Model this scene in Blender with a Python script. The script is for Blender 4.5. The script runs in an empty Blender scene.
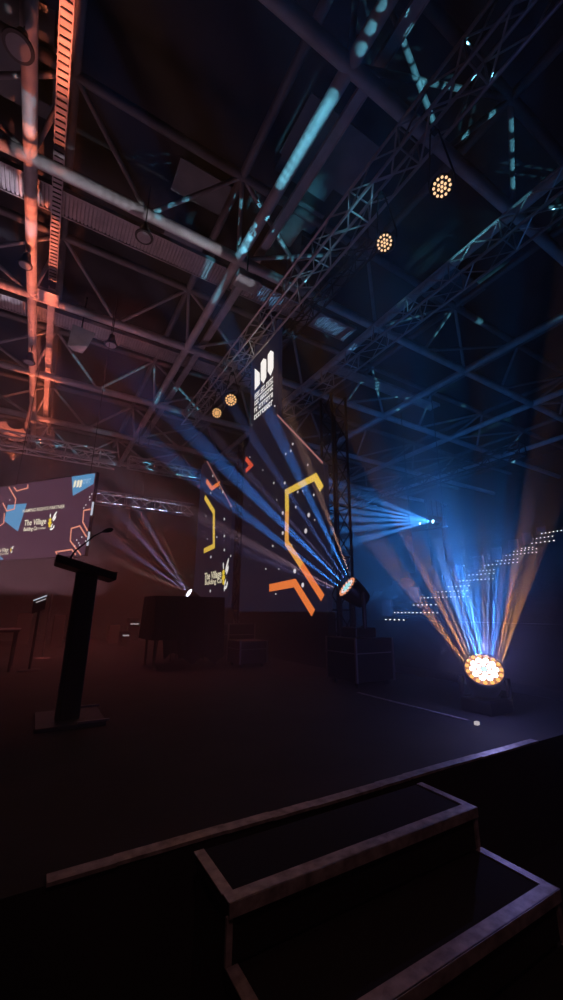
import bpy, bmesh, math, random
from mathutils import Vector, Matrix
random.seed(7)
C = bpy.context.scene.collection
SC = bpy.context.scene
PI = math.pi
# ------------------------------------------------------------------ camera
EYE = Vector((0, 0, .85))
YAW, PIT, ROL, FPX = math.radians(30.951), math.radians(15.901), math.radians(.395), 393.83
_f = Vector((math.sin(YAW)*math.cos(PIT), math.cos(YAW)*math.cos(PIT), math.sin(PIT)))
_r = Vector((math.cos(YAW), -math.sin(YAW), 0)); _u = _r.cross(_f)
RT = _r*math.cos(ROL) + _u*math.sin(ROL); UP = _u*math.cos(ROL) - _r*math.sin(ROL)
cam = bpy.data.cameras.new('camera'); co = bpy.data.objects.new('camera', cam); C.objects.link(co)
M = Matrix((RT, UP, -_f)).transposed().to_4x4(); M.translation = EYE; co.matrix_world = M
cam.sensor_fit = 'VERTICAL'; cam.sensor_height = 36; cam.lens = FPX/1000*36; cam.clip_start = .02; cam.clip_end = 200
SC.camera = co
def ray(x, y): return _f + RT*((x-281.5)/FPX) - UP*((y-500)/FPX)
def at(x, y, X=None, Y=None, z=None, depth=None):
    """the place in the hall that lies on the sight line of pixel x,y and on the given plane"""
    d = ray(x, y)
    k = X/d.x if X is not None else Y/d.y if Y is not None else (z-EYE.z)/d.z if z is not None else depth
    return EYE + d*k

# ------------------------------------------------------------------ materials
def mat(name, col, rough=.6, metal=0., emit=None, strength=0., noise=0., nscale=8., bump=0., spec=.4):
    m = bpy.data.materials.new(name); m.use_nodes = True
    nt = m.node_tree; b = nt.nodes['Principled BSDF']
    b.inputs['Base Color'].default_value = (*col, 1); b.inputs['Roughness'].default_value = rough
    b.inputs['Metallic'].default_value = metal; b.inputs['Specular IOR Level'].default_value = spec
    if emit is not None:
        b.inputs['Emission Color'].default_value = (*emit, 1); b.inputs['Emission Strength'].default_value = strength
        m.cycles.emission_sampling = 'NONE'
    if noise or bump:
        t = nt.nodes.new('ShaderNodeTexCoord'); n = nt.nodes.new('ShaderNodeTexNoise')
        n.inputs['Scale'].default_value = nscale; n.inputs['Detail'].default_value = 5
        nt.links.new(t.outputs['Object'], n.inputs['Vector'])
        if noise:
            r = nt.nodes.new('ShaderNodeValToRGB')
            r.color_ramp.elements[0].position = .3; r.color_ramp.elements[1].position = .7
            r.color_ramp.elements[0].color = (*[c*(1-noise) for c in col], 1)
            r.color_ramp.elements[1].color = (*[min(1, c*(1+noise)) for c in col], 1)
            nt.links.new(n.outputs['Fac'], r.inputs['Fac']); nt.links.new(r.outputs['Color'], b.inputs['Base Color'])
        if bump:
            bp = nt.nodes.new('ShaderNodeBump'); bp.inputs['Strength'].default_value = bump
            nt.links.new(n.outputs['Fac'], bp.inputs['Height']); nt.links.new(bp.outputs['Normal'], b.inputs['Normal'])
    return m
def glow(name, col, s=1.): return mat(name, (0, 0, 0), .5, 0, col, s, spec=.1)
MT = dict(
    deck=mat('black stage deck', (.016, .0145, .0155), .8, noise=.35, nscale=3, bump=.05),
    floor=mat('dark hall floor', (.02, .02, .022), .7, noise=.3, nscale=2),
    wall=mat('black hall wall', (.012, .012, .014), .9, noise=.3, nscale=1.5),
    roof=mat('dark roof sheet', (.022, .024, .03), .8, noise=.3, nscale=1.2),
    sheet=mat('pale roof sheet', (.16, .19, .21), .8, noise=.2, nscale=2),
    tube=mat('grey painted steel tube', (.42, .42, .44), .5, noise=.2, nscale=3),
    tubed=mat('shade-darkened upper tube', (.13, .13, .14), .6, noise=.2, nscale=3), tube2=mat('strut steel', (.26, .26, .27), .5, noise=.2, nscale=3),  # upper tube colour darkened for the weak light up there
    tray=mat('galvanised tray', (.38, .37, .39), .5, .1, noise=.2, nscale=4),
    slot=mat('dark slot', (.03, .03, .03), .8),
    alu=mat('truss aluminium', (.5, .5, .52), .35, .6, noise=.1, nscale=6),
    black=mat('black paint', (.012, .012, .014), .5, noise=.2, nscale=9),
    black2=mat('black plastic', (.009, .009, .011), .42),
    cloth=mat('black cloth', (.016, .016, .02), .95, noise=.3, nscale=14, bump=.2),
    strip=mat('worn metal nosing', (.34, .31, .31), .45, .2, noise=.45, nscale=22, bump=.1),
    tread=mat('black tread carpet', (.005, .0045, .005), .95, noise=.4, nscale=60, bump=.2),
    grey=mat('grey lamp glass', (.30, .31, .33), .4, noise=.1),
    case=mat('road case', (.10, .06, .06), .5, noise=.25, nscale=6),
    edge=mat('case edging', (.35, .33, .33), .35, .7, noise=.1),
    chair=mat('chair shell', (.14, .07, .07), .6, noise=.2),
    concrete=mat('seating tier', (.03, .03, .035), .9, noise=.3, nscale=2),
    panel=mat('aisle end panel', (.22, .13, .13), .7, noise=.2),
    led=mat('led wall black', (.012, .012, .016), .5, 0, (.006, .0065, .018), 1.),
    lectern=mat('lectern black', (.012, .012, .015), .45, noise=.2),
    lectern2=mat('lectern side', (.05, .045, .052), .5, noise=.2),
    yellow=glow('led yellow', (.95, .62, .09), 1.), amber=glow('led amber', (.95, .42, .08), 1.),
    orange=glow('led orange', (.93, .22, .05), 1.), red=glow('led red', (.85, .10, .05), 1.),
    pink=glow('led edge pink', (.42, .17, .17), 1.),
    white=glow('led white', (1, .95, .9), 1.1), dot=glow('led dot', (.85, .78, .82), 1.),
    beey=glow('led bee yellow', (.95, .68, .05), 1.), cream=glow('led cream', (.95, .85, .6), 1.),
    scr=glow('screen plum', (.072, .032, .056), 1.), scrb=glow('screen blue', (.095, .30, .55), 1.),
    scrl=glow('screen pale blue', (.30, .52, .75), 1.), scro=glow('screen coral', (.90, .33, .22), 1.),
    scrp=glow('screen text', (.95, .86, .66), 1.),
    stepdot=glow('step light', (.85, .82, .9), 2.6),
    lensw=glow('lens white', (1, .97, 1), 4.), lensb=glow('lens blue', (.5, .85, 1), 1.7), lensp=glow('lens amber plate', (.55, .20, .05), 1.), lensa=glow('lens amber', (1, .48, .11), 1.5),
    lensc=glow('lens cyan', (.30, .70, .75), 1.3), lensd=glow('lens dull white', (.95, .80, .80), 1.), lenso=glow('lens dull orange', (.9, .33, .16), 1.),
    parw=glow('par cell', (1, .60, .32), 1.3), paro=glow('par orange', (.75, .20, .03), 1.), park=glow('par warm', (1, .52, .2), 1.5), parp=glow('par plate', (.80, .17, .02), 1.),
    farb=glow('far blue lens', (.5, .85, 1), 5.), farw=glow('far violet lens', (.85, .8, 1), 4.),
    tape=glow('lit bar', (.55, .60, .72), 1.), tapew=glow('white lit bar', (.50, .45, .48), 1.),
)
# ------------------------------------------------------------------ mesh builder
class MB:
    def __init__(s): s.v = []; s.f = []; s.mi = []; s.cur = 0
    def quad(s, *p):
        n = len(s.v); s.v += [tuple(q) for q in p]; s.f.append(tuple(range(n, n+len(p)))); s.mi.append(s.cur); return s
    def hexa(s, p):          # eight corners, bottom ring then top ring
        n = len(s.v); s.v += [tuple(q) for q in p]
        for f in ((3, 2, 1, 0), (4, 5, 6, 7), (0, 1, 5, 4), (1, 2, 6, 5), (2, 3, 7, 6), (3, 0, 4, 7)):
            s.f.append(tuple(n+i for i in f)); s.mi.append(s.cur)
        return s
    def box(s, a, b):
        (x0, y0, z0), (x1, y1, z1) = a, b
        return s.hexa([(x0, y0, z0), (x1, y0, z0), (x1, y1, z0), (x0, y1, z0), (x0, y0, z1), (x1, y0, z1), (x1, y1, z1), (x0, y1, z1)])
    def tube(s, a, b, r, r2=None, n=12, caps=True):
        a, b = Vector(a), Vector(b); r2 = r if r2 is None else r2
        d = (b-a).normalized(); x = d.orthogonal().normalized(); y = d.cross(x); k = len(s.v)
        for c, rr in ((a, r), (b, r2)):
            for i in range(n):
                t = 2*PI*i/n; s.v.append(tuple(c + x*(rr*math.cos(t)) + y*(rr*math.sin(t))))
        for i in range(n):
            j = (i+1) % n; s.f.append((k+i, k+j, k+n+j, k+n+i)); s.mi.append(s.cur)
        if caps:
            s.f.append(tuple(k+i for i in reversed(range(n)))); s.f.append(tuple(k+n+i for i in range(n))); s.mi += [s.cur]*2
        return s
    def path(s, pts, r, n=8):
        pts = [Vector(p) for p in pts]; k0 = len(s.v)
        x = None
        for i, p in enumerate(pts):
            d = (pts[min(i+1, len(pts)-1)] - pts[max(i-1, 0)]).normalized()
            x = d.orthogonal().normalized() if x is None else (x - d*x.dot(d)).normalized()
            y = d.cross(x); rr = r[i] if isinstance(r, (list, tuple)) else r
            for q in range(n):
                t = 2*PI*q/n; s.v.append(tuple(p + x*(rr*math.cos(t)) + y*(rr*math.sin(t))))
        for i in range(len(pts)-1):
            for q in range(n):
                j = (q+1) % n; a = k0+i*n
                s.f.append((a+q, a+j, a+n+j, a+n+q)); s.mi.append(s.cur)
        s.f.append(tuple(k0+i for i in reversed(range(n)))); s.f.append(tuple(k0+(len(pts)-1)*n+i for i in range(n))); s.mi += [s.cur]*2
        return s
    def lathe(s, prof, c=(0, 0, 0), ax=(0, 0, 1), n=24):
        ax = Vector(ax).normalized(); x = ax.orthogonal().normalized(); y = ax.cross(x); c = Vector(c); k = len(s.v)
        for (r, h) in prof:
            for i in range(n):
                t = 2*PI*i/n; s.v.append(tuple(c + ax*h + x*(r*math.cos(t)) + y*(r*math.sin(t))))
        for q in range(len(prof)-1):
            for i in range(n):
                j = (i+1) % n; a = k+q*n
                s.f.append((a+i, a+j, a+n+j, a+n+i)); s.mi.append(s.cur)
        s.f.append(tuple(k+i for i in reversed(range(n)))); s.f.append(tuple(k+(len(prof)-1)*n+i for i in range(n))); s.mi += [s.cur]*2
        return s
    def prism(s, poly, a, b):     # polygon given in 3-D, swept by vector from a to b offsets
        n = len(poly); k = len(s.v); a, b = Vector(a), Vector(b)
        s.v += [tuple(Vector(p)+a) for p in poly] + [tuple(Vector(p)+b) for p in poly]
        s.f.append(tuple(k+i for i in reversed(range(n)))); s.f.append(tuple(k+n+i for i in range(n))); s.mi += [s.cur]*2
        for i in range(n):
            j = (i+1) % n; s.f.append((k+i, k+j, k+n+j, k+n+i)); s.mi.append(s.cur)
        return s
    def build(s, name, mats, parent=None, smooth=False, bevel=0., loc=None):
        me = bpy.data.meshes.new(name)
        off = Vector(loc) if loc is not None else Vector((0, 0, 0))
        me.from_pydata([tuple(Vector(v)-off) for v in s.v], [], s.f)
        for m in (mats if isinstance(mats, (list, tuple)) else [mats]): me.materials.append(m)
        for p, i in zip(me.polygons, s.mi): p.material_index = i; p.use_smooth = smooth
        bm = bmesh.new(); bm.from_mesh(me); bmesh.ops.recalc_face_normals(bm, faces=bm.faces); bm.to_mesh(me); bm.free()
        me.update()
        if smooth: me.set_sharp_from_angle(angle=math.radians(40))
        o = bpy.data.objects.new(name, me); C.objects.link(o)
        if loc is not None: o.location = off
        if parent is not None: o.parent = parent
        if bevel:
            b = o.modifiers.new('edge', 'BEVEL'); b.width = bevel; b.segments = 2; b.limit_method = 'ANGLE'
        return o
def tag(o, label, cat, group=None, kind=None):
    o['label'] = label; o['category'] = cat
    if group: o['group'] = group
    if kind: o['kind'] = kind
    return o
def thing(name, loc, label, cat, group=None, rot=None):
    o = bpy.data.objects.new(name, None); C.objects.link(o); o.location = loc; o.empty_display_size = .1
    if rot is not None: o.rotation_euler = rot
    return tag(o, label, cat, group)
def struct(o, label=None, cat=None, group=None):
    o['kind'] = 'structure'
    if label: tag(o, label, cat, group)
    return o
def dup(root, loc=None, mw=None, label=None):
    def cp(o, par):
        c = o.copy(); C.objects.link(c)
        if par is not None: c.parent = par
        for ch in o.children: cp(ch, c)
        return c
    n = cp(root, None)
    if mw is not None: n.matrix_world = mw
    if loc is not None: n.location = loc
    if label: n['label'] = label
    return n

# ------------------------------------------------------------------ the hall
FZ = -.6                                     # hall floor; the stage deck is z = 0
H = 8.0                                      # roof bottom chords above the eye
RZ = EYE.z + H
T = 1.13                                     # top chord height ratio
TZ = EYE.z + H*T
X0, X1, Y0, Y1 = -10, 27, -4, 23
def slab(name, a, b, m, label, cat):
    return struct(MB().box(a, b).build(name, m), label, cat)
slab('floor', (X0, Y0, FZ-.2), (X1, Y1, FZ), MT['floor'], 'dark hall floor below the stage', 'floor')
slab('ceiling', (X0, Y0, TZ+1.0), (X1, Y1, TZ+1.2), MT['roof'], 'dark roof sheeting above the steel space frame', 'ceiling')
slab('wall_back', (X0, Y1, FZ), (X1, Y1+.2, TZ+1), MT['wall'], 'black back wall of the hall in the haze', 'wall')
slab('wall_left', (X0-.2, Y0, FZ), (X0, Y1, TZ+1), MT['wall'], 'black side wall beyond the hanging screen', 'wall')
slab('wall_right', (X1, Y0, FZ), (X1+.2, Y1, TZ+1), MT['wall'], 'black side wall behind the seating tiers', 'wall')
slab('wall_front', (X0, Y0-.2, FZ), (X1, Y0, TZ+1), MT['wall'], 'black wall behind the viewer', 'wall')
SY = 1.72                                    # front edge of the stage
SXR = 4.75
m = MB().box((-6, SY, FZ), (SXR, 14.5, 0))
struct(m.build('stage_platform', MT['deck']), 'wide black stage deck under the lectern and the lamps', 'stage')
m = MB()
pts = [(.16+i*(3.09-.16)/14) for i in range(15)]
for i in range(14): m.box((pts[i], SY-.012+.006*math.sin(i*.9), .0), (pts[i+1]+.002, SY+.042+.006*math.sin(i*.9), .012))
struct(m.build('trim_1', MT['strip']), 'long metal edging strip along the stage front', 'edging')
m = MB().box((3.17, 2.30, .0), (3.20, 3.65, .006))
struct(m.build('trim_2', MT['strip']), 'thin straight seam strip lying on the deck by the lamp', 'edging')

# ------------------------------------------------------------------ stage stairs
st = thing('stage_stairs', (1.24, 1.2, FZ), 'black portable stage stairs with pale metal nosings at the stage front', 'stairs')
def P(m, name, mt, parent, **k):
    o = m.build(name, mt, parent, **k)
    o.matrix_parent_inverse = Matrix.Translation(-Vector(parent.location)); return o
SX0, SX1 = .632, 1.852
RISE = .153
ed = [(1.345, 1.655, 0), (1.03, 1.345, -RISE), (.715, 1.03, -2*RISE), (.40, .715, -3*RISE)]
for i, (ya, yb, z) in enumerate(ed):
    P(MB().box((SX0, ya, z-.03), (SX1, yb, z)), 'tread', MT['tread'], st)
    P(MB().box((SX0+.01, ya+.012, max(FZ, z-RISE)), (SX1-.01, ya+.028, z-.03)), 'riser', MT['tread'], st)
    n = MB()
    for k in range(16):
        xa = SX0+(SX1-SX0)*k/16; xb = SX0+(SX1-SX0)*(k+1)/16
        n.box((xa, ya-.004, z), (xb+.001, ya+.048, z+.004)); n.box((xa, ya-.006, z-.034), (xb+.001, ya, z+.004))
    P(n, 'nosing_strip', MT['strip'], st)
    for sx in (SX0, SX1):
        s = 1 if sx == SX0 else -1
        a, b = sorted((sx-s*.004, sx+s*.034))
        P(MB().box((a, ya+.048, z), (b, yb, z+.004)), 'side_strip', MT['strip'], st)
        a, b = sorted((sx-s*.004, sx+s*.016))
        P(MB().box((a, ya+.002, max(FZ, z-RISE)), (b, ya+.014, z-.034)), 'riser_trim', MT['strip'], st)
for sx in (SX0+.012, SX1-.03):
    n = MB()
    pr = [(sx, 1.655, FZ), (sx, 1.655, -.03)]
    for (ya, yb, z) in ed: pr += [(sx, ya+.028, z-.03), (sx, ya+.028, max(FZ, z-RISE-.03))]
    n.prism(pr, (0, 0, 0), (.018, 0, 0)); P(n, 'side_panel', MT['tread'], st)

# ------------------------------------------------------------------ lectern and microphone
lx, ly = .34, 3.86
le = thing('lectern', (lx, ly, 0), 'tall black T-shaped lectern with a tilted top on the stage', 'lectern')
def L(m, name, mt, **k): return m.build(name, mt, le, **k)
zt = 1.18
tl = math.tan(math.radians(15))
m = MB()
def slabx(x0, x1, y0, y1, t0, t1):
    z = lambda x: zt - x*tl
    m.hexa([(x0, y0, z(x0)+t0), (x1, y0, z(x1)+t0), (x1, y1, z(x1)+t0), (x0, y1, z(x0)+t0), (x0, y0, z(x0)+t1), (x1, y0, z(x1)+t1), (x1, y1, z(x1)+t1), (x0, y1, z(x0)+t1)])
slabx(-.26, .22, -.20, .20, -.02, .045); L(m, 'reading_top', MT['lectern'], bevel=.012)
m = MB(); slabx(.20, .22, -.20, .20, .045, .050); L(m, 'paper_ledge', MT['lectern'])
m = MB().hexa([(-.06, -.07, .03), (.085, -.07, .03), (.085, .07, .03), (-.06, .07, .03), (-.06, -.07, zt+.0), (.085, -.07, zt-.042), (.085, .07, zt-.042), (-.06, .07, zt+.0)])
L(m, 'column', MT['lectern'], bevel=.008)
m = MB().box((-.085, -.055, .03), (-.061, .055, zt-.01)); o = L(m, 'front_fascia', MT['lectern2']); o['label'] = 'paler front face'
m = MB().box((-.22, -.24, 0), (.26, .34, .03)); L(m, 'base_plate', MT['lectern2'], bevel=.006)
for y in (-.235, .335):
    L(MB().box((.06, y-.01, .03), (.28, y+.01, .045)), 'base_rail', MT['edge'])
mp = [at(69, 563, Y=ly-.05), at(71, 557, Y=ly-.05), at(75, 551, Y=ly-.05), at(84, 544, Y=ly-.05), at(94, 536, Y=ly-.05), at(102, 532, Y=ly-.05)]
zb = zt + .27*tl*.75
mic = thing('gooseneck_microphone', (mp[0].x, mp[0].y, mp[0].z-.01), 'thin gooseneck microphone bent over the black lectern', 'microphone')
P(MB().lathe([(.028, -.012), (.028, .008), (.012, .02)], c=mp[0], n=14), 'mount', MT['black2'], mic)
P(MB().path(mp, [.011, .009, .007, .006, .006, .006]), 'gooseneck', MT['black2'], mic, smooth=True)
d = (at(113, 529, Y=ly-.05)-mp[-1])
P(MB().lathe([(.006, 0), (.014, .2*d.length), (.021, .5*d.length), (.020, .8*d.length), (.010, d.length)], c=mp[-1], ax=d, n=14), 'foam_tip', MT['cloth'], mic, smooth=True)

# ------------------------------------------------------------------ flat panel helpers (LED faces)
class Face:
    """a flat face with origin o, right u, up v; items sit a few mm proud of it"""
    def __init__(s, o, u, v): s.o = Vector(o); s.u = Vector(u).normalized(); s.v = Vector(v).normalized(); s.n = s.u.cross(s.v)
    def p(s, a, b, k=.004): return s.o + s.u*a + s.v*b + s.n*k
    def poly(s, mb, pts, k=.004): mb.quad(*[s.p(a, b, k) for a, b in pts])
    def line(s, mb, pts, w, k=.006):
        n = len(pts); L = []; R = []
        for i in range(n):
            p = Vector(pts[i]); ds = []
            if i > 0: ds.append((p-Vector(pts[i-1])).normalized())
            if i < n-1: ds.append((Vector(pts[i+1])-p).normalized())
            ns = [Vector((-d.y, d.x)) for d in ds]; t = sum(ns, Vector((0, 0))).normalized()
            q = w/2/max(.4, t.dot(ns[0])); L.append(p+t*q); R.append(p-t*q)
        for i in range(n-1): s.poly(mb, [R[i], R[i+1], L[i+1], L[i]], k)
    def dot(s, mb, a, b, r, k=.006): s.poly(mb, [(a+r*math.cos(i*PI/4), b+r*math.sin(i*PI/4)) for i in range(8)], k)
    def text(s, body, a, b, wd, ht, mt, parent, k=.008, name='lettering', bold=.012):
        cu = bpy.data.curves.new(name, 'FONT'); cu.body = body; cu.size = 1; cu.offset = bold
        tmp = bpy.data.objects.new('tmp', cu); C.objects.link(tmp); dg = bpy.context.evaluated_depsgraph_get(); dg.update()
        me = bpy.data.meshes.new_from_object(tmp.evaluated_get(dg)); bpy.data.objects.remove(tmp); bpy.data.curves.remove(cu)
        me.materials.clear(); me.materials.append(mt); me.name = name
        o = bpy.data.objects.new(name, me); C.objects.link(o)
        mm = Matrix((s.u, s.v, s.n)).transposed().to_4x4() @ Matrix.Diagonal((wd/max(v.co.x for v in me.vertices), ht/.72, 1, 1)); mm.translation = s.p(a, b, k)
        o.parent = parent; o.matrix_parent_inverse = Matrix.Translation(-Vector(parent.location)); o.matrix_basis = mm
        return o
    def bee(s, parent, a, b, sc):
        m = MB(); m.cur = 0
        for (dx, dy, rx, ry) in ((0, .12, .15, .13), (.02, -.12, .19, .14), (.06, -.34, .13, .12)):
            s.poly(m, [(a+sc*(dx+rx*math.cos(i*PI/6)), b+sc*(dy+ry*math.sin(i*PI/6))) for i in range(12)])
        P(m, 'bee_body', MT['beey'], parent)
        m = MB()
        def leaf(x0, y0, ang, ln, w):
            d = Vector((math.cos(ang), math.sin(ang))); n = Vector((-d.y, d.x)); o = Vector((x0, y0)); pts = []
            for t, ww in ((0, 0), (.2, .7), (.5, 1), (.8, .7), (1, 0)): pts.append(o+d*(ln*t)+n*(w*ww))
            for t, ww in ((.8, .7), (.5, 1), (.2, .7)): pts.append(o+d*(ln*t)-n*(w*ww))
            s.poly(m, [(a+sc*q.x, b+sc*q.y) for q in pts])
        leaf(.20, .08, math.radians(62), .78, .09); leaf(.30, -.02, math.radians(58), .5, .09); leaf(-.02, .25, math.radians(100), .38, .06)
        leaf(.18, -.55, math.radians(70), .4, .06); leaf(.12, -.62, math.radians(8), .36, .08); leaf(.44, -.60, math.radians(75), .3, .07)
        P(m, 'bee_wings', MT['white'], parent)
def glyphs(face, mb, a0, b0, w, h, words, k=.008):
    """rows of small letter-like strokes, for print too small to read"""
    tot = sum(words)+.8*(len(words)-1); u = w/tot; a = a0
    for wd in words:
        for i in range(wd):
            g = random.choice((0, 1, 2))
            x0, x1 = a+u*.08, a+u*.86
            face.poly(mb, [(x0, b0), (x0+u*.3, b0), (x0+u*.3, b0+h), (x0, b0+h)], k)
            if g != 1: face.poly(mb, [(x0+u*.3, b0+h*.72), (x1, b0+h*.72), (x1, b0+h), (x0+u*.3, b0+h)], k)
            if g != 2: face.poly(mb, [(x0+u*.3, b0), (x1, b0), (x1, b0+h*.28), (x0+u*.3, b0+h*.28)], k)
            if g == 1: face.poly(mb, [(x1-u*.28, b0), (x1, b0), (x1, b0+h), (x1-u*.28, b0+h)], k)
            a += u
        a += .8*u

# ------------------------------------------------------------------ LED walls (plane X = LC, facing the stage centre)
LC = 4.05
def lp(x, y):                       # place on the LED face, as (along, up): along grows towards the viewer (-Y)
    q = at(x, y, X=LC); return Vector((-q.y, q.z))
LF = Face((LC, 0, 0), (0, -1, 0), (0, 0, 1))
def ledwall(poly, name, label, foot):
    t = thing(name, (LC+.08, -foot, 0), label, 'LED wall')
    m = MB(); m.prism([LF.p(a, b, 0) for a, b in poly], (0, 0, 0), (.10, 0, 0)); P(m, 'screen_panel', MT['led'], t)
    a0, b0 = min(a for a, b in poly), max(a for a, b in poly)
    P(MB().box((LC+.01, -b0, 0), (LC+.16, -a0, min(b for a, b in poly))), 'base_plinth', MT['cloth'], t)
    return t
c = LC
yb = 1.305*c; yn = 1.712*c; yf = 2.07*c; ye = 2.13*c; zs = EYE.z+.632*c; zsh = EYE.z+1.055*c
cen = [(-ye, .86), (-yb, .86), (-yb, zs), (-yn, zsh), (-yn, 7.75), (-yf, 7.75), (-yf, zsh-.05), (-ye, zsh-.32)]
w1 = ledwall(cen, 'led_wall', 'tall tower-shaped LED wall with the glowing three-bar logo', -1.7*c)
m = MB()
LF.line(m, [lp(277.5, 415), lp(323, 463)], .035); P(m, 'edge_light', MT['pink'], w1)
a1, a2, a3 = lp(287, 516), lp(287, 543), lp(323, 597)
m = MB(); LF.line(m, [lp(322, 489), lp(315.5, 477), lp(287, 492), lp(287.3, 512)], .14); P(m, 'yellow_outline', MT['yellow'], w1)
m = MB(); LF.line(m, [lp(287.2, 511), lp(287, 543), lp(303, 567)], .14, .0065); P(m, 'amber_outline', MT['amber'], w1)
m = MB(); LF.line(m, [lp(302, 565.5), lp(323, 598)], .14, .007); LF.line(m, [lp(269.5, 588), lp(295, 583), lp(313.5, 613)], .15)
P(m, 'orange_outline', MT['orange'], w1)
m = MB(); LF.line(m, [lp(246, 458.5), lp(251.5, 465.5), lp(246, 471)], .12); P(m, 'red_chevron', MT['red'], w1)
m = MB()
for (x, y, r) in [(293, 444, .035), (291, 451, .035), (286, 454, .035), (308, 465, .03), (314, 495, .03), (285, 483, .04), (298, 492, .03), (296, 507, .03), (283, 513, .045),
                  (283, 533, .045), (309, 515, .05), (306, 531, .055), (301, 567, .05), (295, 571, .055), (303, 585, .05), (274, 483, .03), (273, 546, .03), (266, 569, .025), (303, 491, .02), (320, 489, .02),
                  (250, 457, .025), (263, 470, .02), (277, 500, .02), (279, 569, .02), (276, 594, .02), (299, 484, .02), (315, 520, .02), (275, 406, .03), (252, 425, .02), (292, 545, .02)]:
    q = lp(x, y); LF.dot(m, q.x, q.y, r*.85)
P(m, 'white_dots', MT['dot'], w1)
m = MB()
def bar(x0, ytl, ytr, x1, ybl, ybr, mid_t=None, mid_b=None):
    pts = [lp(x0, ybl)] + ([lp((x0+x1)/2, mid_b)] if mid_b else []) + [lp(x1, ybr), lp(x1, ytr)] + ([lp((x0+x1)/2, mid_t)] if mid_t else []) + [lp(x0, ytl)]
    LF.poly(m, pts, .007)
bar(255, 368.5, 373, 260, 390.5, 384)
bar(261, 363, 359.5, 266.5, 380, 377, 358.5, 383.5)
bar(268, 355, 352, 273.7, 371.5, 368, 350.5, 376)
P(m, 'logo_bars', MT['white'], w1)
m = MB()
q0, q1 = lp(255, 394), lp(273.5, 378); dw = q1.x-q0.x; zt0 = (q0.y+q1.y)/2
for k, (wd) in enumerate(([4, 3, 5], [3, 8], [2, 8], [9])):
    zz = zt0-.03-[0, .235, .43, .63][k]
    glyphs(LF, m, q0.x, zz-.06, dw, .125 if k else .11, wd)
LF.line(m, [(q0.x, zt0-.125), (q1.x, zt0-.125)], .026)
P(m, 'logo_lettering', MT['white'], w1)
# left panel, further along the same line
lf = [(-2.95*c, .95), (-2.293*c, .95), (-2.293*c, EYE.z+.66*c), (-2.828*c, EYE.z+1.157*c), (-2.95*c, EYE.z+1.157*c)]
w2 = ledwall(lf, 'led_wall', 'narrow slant-topped LED wall with a small bee logo beyond the tower', -2.6*c)
m = MB(); LF.line(m, [lp(207, 461), lp(232, 507)], .04); P(m, 'edge_light', MT['pink'], w2)
m = MB(); LF.line(m, [lp(205, 497), lp(214, 512), lp(214, 546), lp(204, 551)], .15); P(m, 'amber_outline', MT['yellow'], w2)
m = MB(); LF.line(m, [lp(206.5, 480.5), lp(212, 488.5), lp(220, 483)], .14); P(m, 'red_chevron', MT['orange'], w2)
m = MB()
for (x, y, r) in [(213, 476, .05), (220, 488, .035), (223, 492, .05), (211, 493, .035), (206, 516, .03), (215, 528, .025), (224.5, 519, .045), (217, 537, .03), (224.5, 536, .045), (207.5, 539, .03),
                  (224.5, 550, .045), (211, 557, .05), (231, 556, .035), (210.5, 591, .05), (224.5, 590, .04), (231, 506, .03)]:
    q = lp(x, y); LF.dot(m, q.x, q.y, r*.85)
P(m, 'white_dots', MT['dot'], w2)
q, q2, q3 = lp(204.5, 579), lp(221.5, 576), lp(205, 572)
LF.text('The Village', q.x, q.y-.03, q2.x-q.x, q3.y-q.y, MT['cream'], w2, bold=.025)
q3 = lp(205, 584.3); LF.text('Building Co', q3.x, q3.y-.02, q2.x-q.x, .13, MT['cream'], w2, bold=.02)
q = lp(223.5, 575); LF.bee(w2, q.x, q.y, .55)

# truss towers behind the LED walls
def truss(name, a, b, w, label, bay=.5, rc=.025, rl=.012, m=None, upv=(0, 0, 1), cat='truss', group=None):
    a, b = Vector(a), Vector(b); d = (b-a).normalized(); up = Vector(upv); sd = d.cross(up).normalized(); up = sd.cross(d)
    t = thing(name, a, label, cat, group); m = m or MT['alu']; h = w/2
    cs = [sd*h+up*h, -sd*h+up*h, -sd*h-up*h, sd*h-up*h]
    for cc in cs: P(MB().tube(a+cc, b+cc, rc, n=8), 'chord', m, t, smooth=True)
    lt = MB(); n = max(1, round((b-a).length/bay)); st_ = (b-a)/n
    for i in range(n+1):
        p = a+st_*i
        for k in range(4): 
            if i % 2 == 0: lt.tube(p+cs[k], p+cs[(k+1) % 4], rl, n=6, caps=False)
        if i < n:
            for k in range(4):
                j, l = (k, (k+1) % 4) if i % 2 else ((k+1) % 4, k)
                lt.tube(p+cs[j], p+st_+cs[l], rl, n=6, caps=False)
    P(lt, 'lattice', m, t)
    return t
tg = 'truss towers behind the LED walls'
q = at(337, 530, X=4.42); truss('truss_tower', (4.42, q.y, 0), (4.42, q.y, 4.9), .34, 'black truss tower standing at the near edge of the tall LED wall', m=MT['black'], upv=(1, 0, 0), bay=.45, group=tg)
q = at(244, 530, X=4.42); truss('truss_tower', (4.42, q.y, 0), (4.42, q.y, 5.4), .34, 'black truss tower in the gap between the two LED walls', m=MT['black'], upv=(1, 0, 0), bay=.45, group=tg)

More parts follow.
